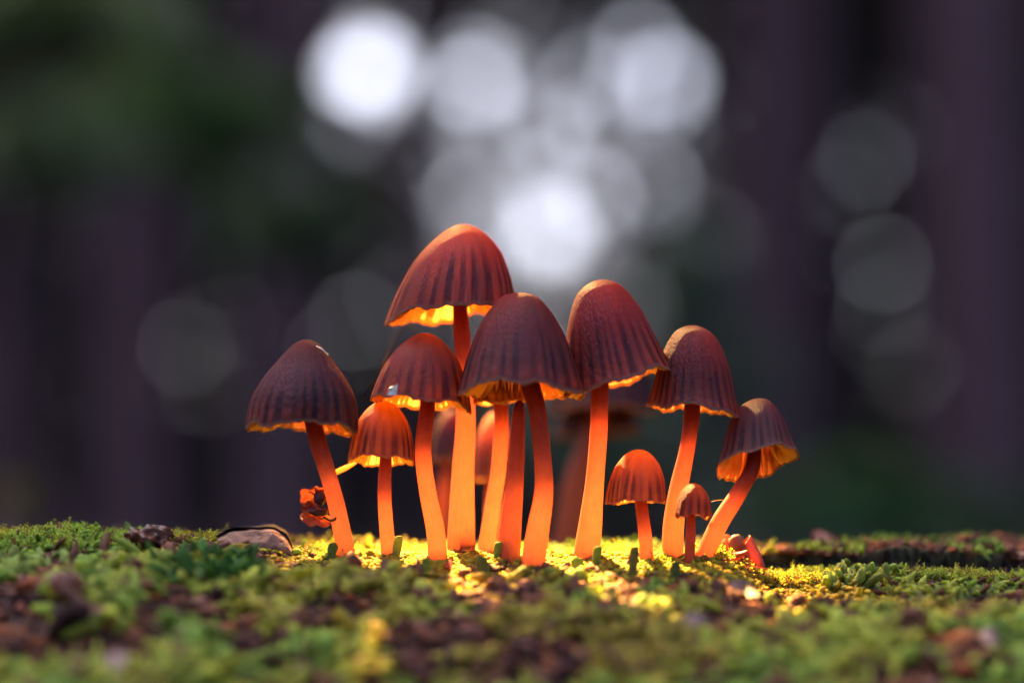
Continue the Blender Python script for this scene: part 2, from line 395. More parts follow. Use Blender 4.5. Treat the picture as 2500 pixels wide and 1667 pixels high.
def build_moss():
    Vs, Fs, Cs, off = [], [], [], 0
    def add(V, F, c):
        nonlocal off
        Vs.append(V); Fs.append(F+off); Cs.append(c); off += len(V)
    # plump lobes in front
    x, a = scatter(15000, (-6.5, 6.5), (-6.2, -1.5), 5, .45, .03); kk = ~((x > 2.0) & (a > -2.3)); x, a = x[kk], a[kk]; N = len(x)
    d, n = tangent(a, RNG.uniform(0, 6.283, N))
    L = RNG.uniform(.13, .34, N); rad = RNG.uniform(.050, .105, N)
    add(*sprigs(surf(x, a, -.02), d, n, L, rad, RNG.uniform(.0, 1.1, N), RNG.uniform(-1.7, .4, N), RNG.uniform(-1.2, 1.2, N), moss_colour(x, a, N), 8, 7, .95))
    # finer lobes everywhere
    x, a = scatter(17000, (-8, 8), (-3.2, 2.2), 5, .42, .05); N = len(x)
    L = RNG.uniform(.07, .22, N); rad = RNG.uniform(.018, .045, N)
    near = np.exp(-((x-.3)/3.2)**6-((a+.6)/1.2)**4); L *= 1-.55*near; rad *= 1-.3*near; kk = RNG.random(N) > .55*near; x, a, L, rad, near = x[kk], a[kk], L[kk], rad[kk], near[kk]; N = len(x)
    d, n = tangent(a, RNG.uniform(0, 6.283, N))
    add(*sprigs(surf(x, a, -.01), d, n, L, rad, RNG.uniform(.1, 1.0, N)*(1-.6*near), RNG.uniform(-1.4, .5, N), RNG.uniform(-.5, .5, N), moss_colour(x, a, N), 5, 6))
    # granular cushion round the stems; pigment brightened to paint in the lamp's pool
    x = RNG.normal(.2, 1.8, 15000); a = RNG.normal(-.5, .65, 15000); k = clear_of_trench(x, a); x, a = x[k], a[k]; N = len(x)
    d, n = tangent(a, RNG.uniform(0, 6.283, N))
    L = RNG.uniform(.04, .11, N); rad = RNG.uniform(.018, .042, N)
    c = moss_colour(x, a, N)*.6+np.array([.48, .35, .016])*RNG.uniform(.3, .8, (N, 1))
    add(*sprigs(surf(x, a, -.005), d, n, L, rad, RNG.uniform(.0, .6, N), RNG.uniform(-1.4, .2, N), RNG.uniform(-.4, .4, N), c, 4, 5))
    for (px, py, y) in ((843, 1345, 0), (1126, 1345, .45), (1067, 1340, 0), (947, 1338, .12), (1303, 1368, -.3), (1431, 1362, .05), (1642, 1362, .1), (1718, 1364, -.05), (1579, 1374, -.1), (1187, 1342, .55), (1242, 1360, -.1)):
        c0 = at(px, py, y); N = 70; an = RNG.uniform(0, 6.283, N); rr_ = RNG.uniform(.10, .26, N)
        x, a = c0[0]+rr_*np.cos(an), c0[1]-.8+rr_*np.sin(an)*.8
        d, n = tangent(a, RNG.uniform(0, 6.283, N)); c = moss_colour(x, a, N)*.6+np.array([.32, .25, .022])*RNG.uniform(.2, .8, (N, 1))  # sprigs at the stem feet carry the same painted lamplight
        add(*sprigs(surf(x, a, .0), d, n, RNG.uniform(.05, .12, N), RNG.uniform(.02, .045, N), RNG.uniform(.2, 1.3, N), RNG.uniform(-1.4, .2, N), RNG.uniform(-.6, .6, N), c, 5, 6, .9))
    o = link('moss', make_mesh('moss', np.vstack(Vs), np.vstack(Fs), pigment=np.vstack(Cs)), M_MOSS)
    tag(o, 'green and olive cushion of moss lobes covering the log', 'moss', kind='stuff')

    # leafy shoots: small pointed leaves set round short stalks
    x1, a1 = scatter(3600, (2.3, 8.5), (-.9, .12), 5, .36); x2, a2 = scatter(4200, (-8.5, -3.6), (-1.2, 1.6), 5, .36)
    x3, a3 = scatter(700, (2.6, 8.5), (.55, 1.9), 8, .5); x4, a4 = scatter(500, (-3, 2.4), (-1.0, 1.0), 8, .55)
    x = np.concatenate([x1, x2, x3, x4]); a = np.concatenate([a1, a2, a3, a4]); N = len(x); M = 9
    n = surf_normal(a); ax = n+RNG.normal(0, .35, (N, 3)); ax /= np.linalg.norm(ax, axis=1)[:, None]
    hgt = RNG.uniform(.05, .16, N)*(1+.5*(RNG.random(N) < .06)); base = surf(x, a, -.01); cc = moss_colour(x, a, N)
    k = np.tile(np.arange(M), N); i = np.repeat(np.arange(N), M)
    s = (k+.5)/M; ang = k*2.4+RNG.uniform(0, 6, N)[i]
    tx = np.cross(ax, np.array([0, 1.0, .2])); tx /= np.linalg.norm(tx, axis=1)[:, None]; ty = np.cross(ax, tx)
    out = np.cos(ang)[:, None]*tx[i]+np.sin(ang)[:, None]*ty[i]
    p = base[i]+ax[i]*(hgt[i]*s)[:, None]
    l = RNG.uniform(.05, .10, N*M)*(1-.35*s); wd = l*.24
    dirv = out*.8+ax[i]*(.35+.7*s[:, None]); dirv /= np.linalg.norm(dirv, axis=1)[:, None]
    sd_ = np.cross(dirv, ax[i]); sd_ /= np.linalg.norm(sd_, axis=1)[:, None]+1e-9
    mid = p+dirv*(l*.5)[:, None]; fold = ax[i]*(wd*.5)[:, None]
    V = np.stack([p, mid+sd_*wd[:, None]+fold, p+dirv*l[:, None]-ax[i]*(l*.12)[:, None], mid-sd_*wd[:, None]+fold], 1)
    F = (np.array([[0, 1, 2], [0, 2, 3]])[None]+(np.arange(N*M)*4)[:, None, None]).reshape(-1, 3)
    c = np.repeat(cc[i]*(.8+.4*s[:, None]), 4, 0)
    o = link('leafy_moss', make_mesh('leafy_moss', V.reshape(-1, 3), F, smooth=False, pigment=c), M_MOSS)
    tag(o, 'fine leafy moss shoots with tiny pointed leaves along the log', 'moss', kind='stuff')

    # crumbs of bark and humus
    bm = bmesh.new(); bmesh.ops.create_icosphere(bm, subdivisions=2, radius=1)
    iv = np.array([v.co[:] for v in bm.verts]); fi = np.array([[v.index for v in f.verts] for f in bm.faces]); bm.free()
    x, a = RNG.uniform(-7, 7, 16000), RNG.uniform(-6.2, 1.6, 16000)
    m = moss_mask(x, a); k = (RNG.random(len(x)) < sstep(.48, .38, m)+.03) & clear_of_trench(x, a) & (RNG.random(len(x)) > .9*np.exp(-((x-.3)/3.2)**6-((a+.2)/1.75)**6))
    x, a = x[k], a[k]; N = len(x)
    ex, ea = np.concatenate([RNG.normal(.25, .38, 150), RNG.uniform(2.6, 7.5, 2600)]), np.concatenate([RNG.normal(-1.22, .10, 150), RNG.uniform(.56, 1.7, 2600)]); x, a = np.concatenate([x, ex]), np.concatenate([a, ea]); N = len(x)
    fr = sstep(0, -4, a)
    r = RNG.gamma(2.0, .010, N)*(1+.6*fr)+.010
    sc3 = r[:, None]*RNG.uniform(.5, 1.9, (N, 3))
    q = RNG.uniform(0, 6.283, N); cq, sq = np.cos(q)[:, None], np.sin(q)[:, None]
    J = iv[None]*(1+.85*(RNG.random((N, len(iv)))-.5))[..., None]*sc3[:, None]
    V = np.stack([J[..., 0]*cq-J[..., 1]*sq, J[..., 0]*sq+J[..., 1]*cq, J[..., 2]*.7], -1)+surf(x, a, 0.0)[:, None]
    pal = np.array([[.12, .045, .026], [.19, .070, .034], [.05, .02, .016], [.23, .075, .030], [.13, .05, .04], [.26, .065, .022], [.26, .12, .075]])
    c = pal[RNG.choice(7, N, p=[.26, .2, .2, .12, .12, .07, .03])]*RNG.uniform(.6, 1.3, (N, 1))
    F = (fi[None]+(np.arange(N)*len(iv))[:, None, None]).reshape(-1, 3)
    o = link('bark_crumbs', make_mesh('bark_crumbs', V.reshape(-1, 3), F, pigment=np.repeat(c, len(iv), 0)), M_HUMUS)
    tag(o, 'brown crumbs of rotten bark and humus between the moss', 'humus', kind='stuff')
build_moss()

# ------------------------------------------------------------------ mushrooms
def px3(p, y): return at(p[0], p[1], y)

def build_cap(root, base, Lp, Rp, Ap, y, prof, tilt, N, seed, lobes=(), mat=None, flute=.013, gill_n=None, wave=1.0, nth=None, gd=.30):
    rg = np.random.default_rng(seed)
    L, R, A = px3(Lp, y), px3(Rp, y), px3(Ap, y)
    C = (L+R)/2; half = np.linalg.norm(R-L)/2; ux = (R-L)/(2*half); v = A-C
    t = math.radians(tilt); vh = v/np.linalg.norm(v)
    uy = np.array([0, math.cos(t), 0])-math.sin(t)*vh; uy /= np.linalg.norm(uy)
    v = v+np.array([0, np.linalg.norm(v)*math.sin(t), 0])
    ht = np.linalg.norm(v)
    ps = np.array([0.0]+[p[0] for p in prof]); pr = np.array([0.0]+[p[1] for p in prof])
    qq = np.linspace(0, 1, 400); rr = np.interp(qq, np.sqrt(ps), pr)
    ker = np.hanning(45); ker /= ker.sum()
    ext = np.concatenate([-rr[1:46][::-1], rr, rr[-1]+(rr[-1]-rr[-2])*np.arange(1, 46)])
    rs = np.convolve(ext, ker, 'same')[45:-45]
    rfun = lambda s: np.interp(np.sqrt(np.clip(s, 0, 1)), qq, rs)
    ph = rg.uniform(0, 6.283, 12)
    jw = lambda th: th+.06*np.sin(2*th+ph[0])+.04*np.sin(5*th+ph[1])+.026*np.sin(9*th+ph[2])
    rnd = rg.uniform(.25, 1.2, N+1); rnd2 = rg.uniform(0, 1, N+1)
    amp = lambda th: rnd[np.mod(np.round(N*jw(th)/6.2832).astype(int), N)]
    def groove(th): return (.5+.5*np.cos(N*jw(th)))
    def cap_pt(th, s, inset=0.0, drop=0.0):
        g = groove(th)
        r = rfun(s)*(1-flute*sstep(.32, .95, s)*g**1.5*amp(th)*1.6 + wave*.028*s**2*(np.sin(3*th+ph[5])+.7*np.sin(5*th+ph[6])))
        r = r+.012*(fbm(th*2.0+ph[10], s*5+ph[11], 2, seed)-.5)*np.sqrt(s)
        z = (1-s)*1.0
        dz = -wave*.032*s**3*(np.sin(4*th+ph[7])+.8*np.sin(7*th+ph[8])+.5*np.sin(11*th+ph[9]))-.026*s**8*(1-g)-.05*(fbm(np.cos(th)*3.2+ph[10], np.sin(th)*3.2+ph[11], 3, seed+5)-.5)*s**6
        for (deg, w_, d_, o_) in lobes:
            dd = np.angle(np.exp(1j*(th-math.radians(deg)))); b = np.exp(-(dd/math.radians(w_))**2)*s**2.5
            dz = dz-d_*b; r = r+o_*b
        r = r*(1-inset)
        return (C+(half*r*np.cos(th))[..., None]*ux+(half*r*np.sin(th))[..., None]*uy+(z)[..., None]*v
                + ((dz-drop)*half)[..., None]*(v/ht))
    nth = nth or N*11; nr = 44
    th = np.linspace(0, 2*math.pi, nth, endpoint=False)+math.pi/2
    q = np.linspace(.03, 1, nr); rows, hg, lp, sp = [], [], [], []
    for qi in q:
        s = np.full(nth, qi*qi); rows.append(cap_pt(th, s)); hg.append(s)
        sp.append(sstep(.34, .80, groove(th)*(.75+.4*amp(th)))*sstep(0, .42, s-.16-.24*rnd2[np.mod(np.round(N*jw(th)/6.2832).astype(int), N)])*(.45+.55*amp(th)))
        lp.append(sstep(.988, 1.0, s)*.9)
    one = np.ones(nth)
    for (ins, dr, li) in ((.003, .010, 1), (.014, .014, 1), (.028, .004, .9), (.045, -.05, .5)):
        rows.append(cap_pt(th, one, ins, dr)); hg.append(one); lp.append(one*li); sp.append(one*0)
    nrt = len(rows)
    V = np.vstack(rows+[(C+v)[None]+0*ux[None]])-base
    ring0 = rows[0].mean(0); V[-1] = ring0-base+(v/ht)*half*.004
    F = grid_faces(nrt, nth)[:, ::-1]; j = np.arange(nth)
    F0 = np.stack([np.full(nth, nrt*nth), j, (j+1) % nth], 1)
    hgt = np.concatenate(hg+[[0]]); st = np.concatenate(sp+[[0]]); li = np.concatenate(lp+[[0]])
    fib = np.stack([np.concatenate([np.tile((th-math.pi/2)/6.283, nrt), [0]]), np.sqrt(hgt)+seed], 1)
    cap = link('cap', make_mesh('cap', V, [F, F0], hgt=hgt, stripe=st, lip=li, fib=fib), mat or M_CAP, root)
    # gills: long and short blades hung under the skin
    G = gill_n or N*2
    Vs, Fs, off = [], [], 0
    for k in range(G):
        ang = 2*math.pi*(k+.5*(rg.random()-.5))/G
        s0 = (.12, .62, .4, .62)[k % 4]
        K = 12; s = np.linspace(s0, .985, K); a = np.full(K, ang)+.04*np.sin(s*6+k)
        o = cap_pt(a, s, .035, .0)
        u = (s-s0)/(1-s0); wdt = gd*np.sin(math.pi*np.clip(.08+.9*u, 0, 1))**.8*(1 if k % 4 == 0 else .6)+.02
        cur = C+(1-s)[:, None]*v
        inn = cur-o; dist = np.linalg.norm(inn, axis=1)[:, None]
        stepv = inn/np.maximum(dist, 1e-6)*np.minimum(wdt*half, dist[:, 0]*.82)[:, None]
        i1 = o+stepv-(v/ht)*(wdt*half*.45)[:, None]
        Vs.append(np.stack([o, (o+i1)/2+np.cross(stepv, v/ht)*.06, i1], 1).reshape(-1, 3))
        f = grid_faces(K, 3, wrap=False, off=off); Fs.append(f); off += K*3
    g = link('gills', make_mesh('gills', np.vstack(Vs)-base, np.vstack(Fs)), M_GILL, cap); g['kind'] = 'stuff'
    return C, v, half

def build_stem(root, base, pts, y, C=None, v=None, seed=0, top_frac=.6, y_base=None, sides=22):
    yb = y if y_base is None else y_base
    P = []; n = len(pts)
    for k, (px, py, wd) in enumerate(pts):      # listed from the top down
        yy = y+(yb-y)*k/(n-1); P.append([*at(px, py, yy), wd/2/200*(25+yy)/25])
    if C is not None: P.insert(0, [*(C+v*top_frac), P[0][3]*.85])
    P = P[::-1]                                  # bottom first
    b = np.array(P[0]); foot = b.copy(); foot[2] -= .28; foot[3] *= 1.1; foot[0] += (b[0]-P[1][0])*.3
    Q = catmull([foot]+P, 44); Q[:, 3] = np.maximum(Q[:, 3], .01)
    V, F, t = tube(Q[:, :3], Q[:, 3], sides, 1.0, seed, .035)
    m = len(Q); thv = np.concatenate([np.tile(np.arange(sides)/sides, m), [0, 0]])
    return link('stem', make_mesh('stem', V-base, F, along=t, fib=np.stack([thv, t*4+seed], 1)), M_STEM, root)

BELL = [(.03, .17), (.12, .36), (.25, .55), (.4, .70), (.67, .87), (.85, .95), (1, 1.0)]
CONE = [(.03, .17), (.12, .33), (.25, .50), (.44, .74), (.62, .90), (.77, .965), (1, 1.0)]
BLUNT = [(.03, .26), (.08, .36), (.15, .46), (.4, .70), (.7, .88), (1, 1.0)]
DOME = [(.03, .25), (.12, .47), (.31, .72), (.52, .87), (.75, .95), (1, 1.0)]
TALL = [(.03, .25), (.09, .42), (.2, .56), (.42, .74), (.7, .87), (.9, .96), (1, 1.03)]
GRP = 'mushrooms growing on the log'
def mushroom(label, Lp, Rp, Ap, y, prof, tilt, N, seed, stem, top_frac=.6, y_base=None, **kw):
    base = px3(stem[-1][:2], y if y_base is None else y_base)
    root = thing('mushroom', base, label, 'mushroom', GRP)
    C, v, half = build_cap(root, base, Lp, Rp, Ap, y, prof, tilt, N, seed, **kw)
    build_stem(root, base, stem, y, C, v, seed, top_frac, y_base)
    return root

mushroom('dark brown conical mushroom on a leaning stem, leftmost of the group',
         (600, 1046), (876, 1050), (750, 829), 0.0, CONE, -2, 26, 1,
         [(762, 1021, 40), (780, 1091, 42), (802, 1162, 41), (823, 1241, 42), (843, 1342, 46)], lobes=[(40, 22, .10, .0), (270, 55, -.15, 0)])
mushroom('tallest mushroom with rust brown bell cap rising above all the others',
         (945, 780), (1262, 742), (1126, 548), 0.45, BELL, 1, 26, 2,
         [(1123, 756, 37), (1129, 826, 42), (1137, 1013, 47), (1130, 1163, 55), (1126, 1324, 68), (1126, 1345, 72)], lobes=[(180, 30, .05, .03)], mat=M_CAP_R)
mushroom('red brown cap with a white flake on it, standing left of the thickest stem',
         (905, 972), (1153, 992), (1041, 812), 0.0, BELL, 3, 24, 3,
         [(1044, 978, 36), (1037, 1046, 39), (1033, 1110, 40), (1044, 1199, 42), (1062, 1288, 45), (1067, 1338, 46)], lobes=[(-10, 26, .14, -.02)], mat=M_CAP_R)
mushroom('small glowing red domed mushroom tucked between the leftmost stem and the next',
         (848, 1125), (1012, 1129), (937, 979), 0.12, DOME, 5, 22, 4,
         [(942, 1107, 29), (939, 1180, 33), (940, 1241, 34), (947, 1335, 36)], lobes=[(270, 50, -.10, 0)], mat=M_CAP_Y)
mushroom('large dark cap with a flat worn top at the centre front of the group',
         (1117, 962), (1423, 960), (1268, 714), -0.3, BLUNT, 3, 28, 5,
         [(1292, 928, 45), (1312, 1003, 43), (1324, 1110, 43), (1328, 1199, 46), (1314, 1288, 54), (1303, 1368, 60)],
         lobes=[(-25, 26, .09, .0), (180, 25, .04, .02), (270, 50, -.11, 0)])
mushroom('tall dark purple brown cap tilted right, right of the centre front mushroom',
         (1382, 962), (1632, 900), (1456, 685), 0.05, TALL, 0, 26, 6,
         [(1465, 931, 43), (1462, 1046, 43), (1453, 1163, 45), (1440, 1288, 58), (1431, 1362, 66)], lobes=[(0, 22, -.06, .08), (215, 20, .10, .02)])
mushroom('upright purple brown cap on a stem rising behind the tiniest mushroom',
         (1585, 990), (1808, 1012), (1695, 795), 0.1, TALL, -2, 26, 7,
         [(1690, 994, 40), (1678, 1093, 38), (1655, 1202, 46), (1644, 1286, 52), (1642, 1362, 54)], lobes=[(-20, 25, .09, .0), (270, 50, -.08, 0)])
mushroom('tilted dark cap showing its gills on a slanting stem, rightmost of the group',
         (1749, 1149), (1939, 1112), (1848, 976), -0.05, TALL, 23, 24, 8,
         [(1838, 1135, 36), (1804, 1202, 40), (1758, 1274, 44), (1725, 1345, 46), (1718, 1364, 47)], lobes=[(-5, 24, .05, .06)], flute=.028)
mushroom('small bright orange domed mushroom standing alone in the gap right of centre',
         (1478, 1230), (1629, 1227), (1558, 1097), -0.1, DOME, -3, 22, 9,
         [(1564, 1219, 29), (1570, 1265, 31), (1577, 1328, 33), (1579, 1374, 35)], mat=M_CAP_Y, wave=.8, lobes=[(270, 60, -.15, 0)])
mushroom('tiniest mushroom with a crumpled brown cap in front of two stems',
         (1648, 1256), (1738, 1262), (1695, 1179), -0.18, DOME, 2, 14, 10,
         [(1688, 1253, 20), (1686, 1307, 24), (1683, 1366, 27)], mat=M_CAP_Y, wave=2.0, lobes=[(215, 30, .12, .10)])
mushroom('mushroom whose glowing gills peep out under the centre front cap',
         (1146, 985), (1284, 978), (1216, 850), 0.55, BELL, 0, 22, 12,
         [(1222, 975, 35), (1224, 1038, 36), (1217, 1146, 37), (1203, 1235, 38), (1187, 1340, 42)], mat=M_CAP_Y)
# the stalk without a cap
b_ = px3((1242, 1360), -.1)
rt = thing('mushroom', b_, 'bare red stalk with a dark tapering tip and no open cap', 'mushroom', GRP)
build_stem(rt, b_, [(1270, 976, 8), (1268, 990, 24), (1265, 1031, 34), (1260, 1146, 40), (1246, 1288, 54), (1242, 1360, 58)], -.1, seed=13)
# blurred ones on the far side of the log
mushroom('blurred orange lit cap behind the gap between two glowing stems',
         (1155, 1168), (1258, 1168), (1207, 1008), 2.6, DOME, 2, 18, 14,
         [(1208, 1150, 40), (1207, 1240, 44), (1205, 1400, 48)], mat=M_CAP_Y)
mushroom('blurred dark red cap behind the stem left of the thickest one',
         (1045, 1122), (1140, 1122), (1098, 995), 3.6, BELL, 2, 18, 15,
         [(1090, 1110, 30), (1080, 1250, 34), (1075, 1400, 36)])
mushroom('broad blurred dark cap behind the tall cap right of centre',
         (1338, 1002), (1606, 996), (1470, 850), 5.0, DOME, 1, 24, 16,
         [(1470, 990, 50), (1440, 1080, 56), (1400, 1200, 62), (1365, 1420, 66)])
mushroom('lower blurred dark cap under the broad blurred one right of centre',
         (1345, 1062), (1568, 1052), (1450, 985), 5.6, DOME, 1, 24, 17,
         [(1440, 1050, 40), (1420, 1200, 44), (1400, 1430, 48)])

# ------------------------------------------------------------------ small things on the log
def sheet(name, fn, nu, nv, mat, parent=None, thick=.012, base=(0, 0, 0), pig=None):
    u, v = np.meshgrid(np.linspace(0, 1, nu), np.linspace(0, 1, nv), indexing='ij')
    P = np.array([fn(a, b) for a, b in zip(u.ravel(), v.ravel())])-np.asarray(base)
    F = grid_faces(nu, nv, wrap=False)
    # a second skin gives the sheet its thickness
    G = P.reshape(nu, nv, 3); nr = np.cross(np.gradient(G, axis=0), np.gradient(G, axis=1)); nr /= np.linalg.norm(nr, axis=2)[..., None]+1e-9
    P2 = (G-nr*thick).reshape(-1, 3); n = nu*nv
    idx = np.arange(n).reshape(nu, nv)
    rim = np.concatenate([idx[:, 0], idx[-1, 1:], idx[::-1, -1][1:], idx[0, ::-1][1:-1]])
    r2 = np.roll(rim, -1); Fr = np.stack([rim, r2, r2+n, rim+n], 1)
    kw = {}
    if pig is not None:
        c = np.array([pig(a, b) for a, b in zip(u.ravel(), v.ravel())]); kw['pigment'] = np.vstack([c, c*0+np.array([.045, .02, .015])])
    return link(name, make_mesh(name, np.vstack([P, P2]), [F[:, ::-1], F+n, Fr], **kw), mat, parent)

def lump(name, c, rad, mat, parent=None, amp=.35, freq=2.2, seed=0, sub=4, base=(0, 0, 0), sq=(1, 1, 1)):
    bm = bmesh.new(); bmesh.ops.create_icosphere(bm, subdivisions=sub, radius=1)
    for v in bm.verts:
        p = v.co.copy(); k = mnoise.ridged_multi_fractal(p*freq+Vector((seed*3.1, 0, 0)), .9, 2.1, 4, 1.0, 2.0)*.3+mnoise.noise(p*1.3+Vector((seed, 2, 0)))*.5
        p = p*(1+amp*(k-.35))
        v.co = Vector((p.x*rad*sq[0], p.y*rad*sq[1], p.z*rad*sq[2]))+Vector(np.asarray(c)-np.asarray(base))
    me = bpy.data.meshes.new(name); bm.to_mesh(me); bm.free()
    me.polygons.foreach_set("use_smooth", [True]*len(me.polygons))
    return link(name, me, mat, parent)

def rod(name, pts, mat, parent=None, base=(0, 0, 0), n=20, sides=8, flat=1.0, rough=.1, seed=0):
    """pts: (px, py, y, width in photo pixels)"""
    P = [[*at(a, b, y), w_/2/200*(25+y)/25] for a, b, y, w_ in pts]
    Q = catmull(P, n); V, F, t = tube(Q[:, :3], np.maximum(Q[:, 3], .002), sides, flat, seed, rough)
    return link(name, make_mesh(name, V-np.asarray(base), F), mat, parent)

# curled dry leaf at the left
tp = [(0, 1322), (.15, 1313), (.35, 1313), (.5, 1297), (.65, 1286), (.85, 1289), (.96, 1303), (1, 1332)]
def leaf_fn(u, v):
    px = 428+284*u; top = np.interp(u, [t[0] for t in tp], [t[1] for t in tp]); bot = 1356-8*math.sin(u*3); top -= 6
    k = min(v/.86, 1.0); py = bot+(top-bot)*math.sin(k*1.57)
    y = -.05+.6*(1-math.cos(k*1.5)); 
    if v > .86: y -= (v-.86)*2.4; py += (v-.86)*60*(.5+math.sin(u*9)*.4)
    wob = (fbm(u*5, v*4, 3, 90)-.5)
    p = at(px, py+wob*10, y); return p+np.array([0, .18*wob, .02*math.sin(u*17)])
def leaf_pig(u, v):
    k = float(sstep(.42, .62, fbm(u*6, v*3, 3, 12)))*(.35+.65*float(sstep(.45, .75, v+.25*u))); k = max(k, float(sstep(.70, .84, v)))
    return np.array([.26, .135, .095])*(1-k)+np.array([.055, .024, .018])*k
o = sheet('dry_leaf', leaf_fn, 60, 24, M_HUMUS, pig=leaf_pig); tag(o, 'curled dry brown leaf lying on the log left of the mushrooms', 'leaf')
# wrinkled lump beside it
c = at(368, 1334, -.1)
o = lump('resin_lump', c, .34, M_LUMP, amp=.75, freq=2.6, seed=2, sub=5, sq=(1.02, .9, .72))
tag(o, 'wet dark brown wrinkled lump left of the curled dry leaf', 'lump')
o = rod('twig', [(300, 1374, .0, 7), (316, 1340, .05, 6), (322, 1322, .1, 4)], M_STRAW)
tag(o, 'short brown twig leaning on the wrinkled lump', 'twig')
# dark moss tuft in front of the leaf
def tuft(name, label, px, py, wpx, hpx, N, seed, colr, Lr=(.2, .45), rr=(.04, .075)):
    rg = np.random.default_rng(seed); p, a0 = ground_at(px, py)
    x = p[0]+rg.normal(0, wpx/200/3.2, N); a = a0+rg.normal(0, .16, N)
    d, n = tangent(a, rg.uniform(0, 6.283, N)); L = rg.uniform(*Lr, N)*hpx/80
    V, F, c_ = sprigs(surf(x, a, -.04), d, n, L, rg.uniform(*rr, N), rg.uniform(.6, 1.3, N), rg.uniform(-1.3, .4, N), rg.uniform(-.4, .4, N),
                      np.asarray(colr)*rg.uniform(.6, 1.5, (N, 1)), 8, 8)
    o = link(name, make_mesh(name, V-p, F, pigment=c_), M_MOSS); o.location = p; return tag(o, label, 'moss', None)
tuft('moss_tuft', 'dark green moss tuft in front of the curled dry leaf', 525, 1412, 170, 96, 120, 3, (.06, .13, .028))
tuft('moss_tuft', 'light green moss tuft on the front edge below the black crack', 2090, 1425, 110, 70, 70, 4, (.17, .22, .06))
tuft('moss_tuft', 'mossy hump at the left edge of the picture', 40, 1400, 160, 60, 80, 5, (.22, .27, .06))

# upright liverwort lobes in front of the stems
GL = 'upright green moss lobes in front of the stems'
lobs = [(809, 1370, 1324, 25, 'stubby pale lobe beside the foot of the leftmost stem'),
        (967, 1368, 1308, 23, 'leaning green lobe before the small glowing red mushroom'),
        (1219, 1374, 1322, 31, 'yellow lit lobe between the thickest stem and the bare stalk'),
        (1183, 1413, 1358, 30, 'blurred green lobe just in front of the yellow lit lobe'),
        (1412, 1405, 1360, 30, 'stubby green lobe at the foot of the tall tilted mushroom'),
        (1455, 1388, 1333, 22, 'thin dark green lobe right of the tall tilted stem foot'),
        (1545, 1408, 1333, 26, 'longest green lobe before the bright orange mushroom'),
        (1648, 1420, 1368, 26, 'green lobe below the tiniest mushroom'),
        (1280, 1426, 1385, 28, 'slanting green lobe below the centre front stem'),
        (1040, 1410, 1360, 26, 'blurred olive lobe below the stem with the white flake')]
for k, (px, pb, pt_, wd, lab) in enumerate(lobs):
    p, a0 = ground_at(px, pb); y = p[1]; rg = np.random.default_rng(50+k)
    h_ = (pb-pt_); lean = rg.uniform(-8, 8)
    pts = [(px-lean*.3, pb+14, y, wd*.8), (px, pb-h_*.3, y, wd*.85), (px+lean*.6, pb-h_*.7, y, wd), (px+lean, pt_+4, y-.02, wd*.8), (px+lean, pt_, y-.02, wd*.35)]
    Q = catmull([[*at(a, b, yy), w_/2/200*(25+yy)/25] for a, b, yy, w_ in pts], 16)
    V, F, t = tube(Q[:, :3], Q[:, 3], 12, .55, k, .22)
    cc = np.array([.17, .17, .05])+(np.array([.10, .16, .04])-np.array([.17, .17, .05]))*rg.random()
    o = link('moss_lobe', make_mesh('moss_lobe', V-p, F, pigment=np.repeat(cc[None]*1.0, len(V), 0)), M_MOSS); o.location = p
    tag(o, lab, 'moss lobe', GL)

# dried mushroom lying in the left foreground
p, a0 = ground_at(190, 1500); y = p[1]
rt = thing('mushroom', p, 'withered reddish mushroom lying on the moss in the left foreground', 'mushroom')
lump('cap', at(160, 1420, y), .19, M_DRIED, rt, .5, 1.6, 5, 4, p, (1.0, .8, .75))
rod('stem', [(150, 1432, y-.1, 46), (178, 1455, y-.12, 32), (215, 1482, y-.12, 26), (248, 1500, y-.1, 30)], M_DRIED, rt, p, rough=.2)
rod('stem_foot', [(180, 1528, y-.2, 14), (215, 1508, y-.16, 24), (245, 1492, y-.1, 24), (264, 1480, y, 12)], M_DRIED, rt, p, rough=.25, seed=4)

# withered flower against the leftmost stem
p = at(800, 1265, .22)
rt = thing('withered_flower', p, 'withered orange flower clinging to the leftmost stem', 'flower')
def petal(cx, cy, rx, ry, ang, y, seed, mat, name='petal'):
    ca, sa = math.cos(ang), math.sin(ang)
    def fn(u, v):
        th = u*6.283; r = .03+.97*v; e = 1+.16*math.sin(3*th+seed)+.10*math.sin(7*th+seed*2)
        a, b = rx*r*e*math.cos(th), ry*r*e*math.sin(th)
        q = at(cx+a*ca-b*sa, cy+a*sa+b*ca, y); return q+np.array([0, .10*(r*r)*math.sin(th*2+seed)-.10*r*r+.10*(float(fbm(a/9+seed, b/9, 3, 5))-.5), 0])
    return sheet(name, fn, 49, 12, mat, rt, .010, p)
petal(765, 1218, 36, 26, -.5, .25, 1, M_PETAL); petal(770, 1258, 40, 24, .5, .22, 2, M_PETAL); petal(788, 1206, 20, 16, .3, .3, 3, M_PETAL)
lump('seed_pod', at(781, 1216, .14), .085, M_DARKBIT, rt, .5, 2, 3, 3, p, (.9, .6, 1))
lump('seed_pod', at(778, 1248, .12), .10, M_DARKBIT, rt, .5, 2, 4, 3, p, (1.3, .5, .55))
rod('stalk', [(790, 1262, .12, 6), (806, 1270, .0, 6), (817, 1268, -.10, 7), (820, 1262, -.12, 4)], M_DARKBIT, rt, p)
rod('stamen', [(775, 1205, .1, 4), (770, 1195, .08, 3), (773, 1190, .08, 2)], M_DARKBIT, rt, p, n=8)
rod('stamen', [(768, 1208, .1, 4), (757, 1200, .08, 3), (752, 1203, .08, 2)], M_DARKBIT, rt, p, n=8)

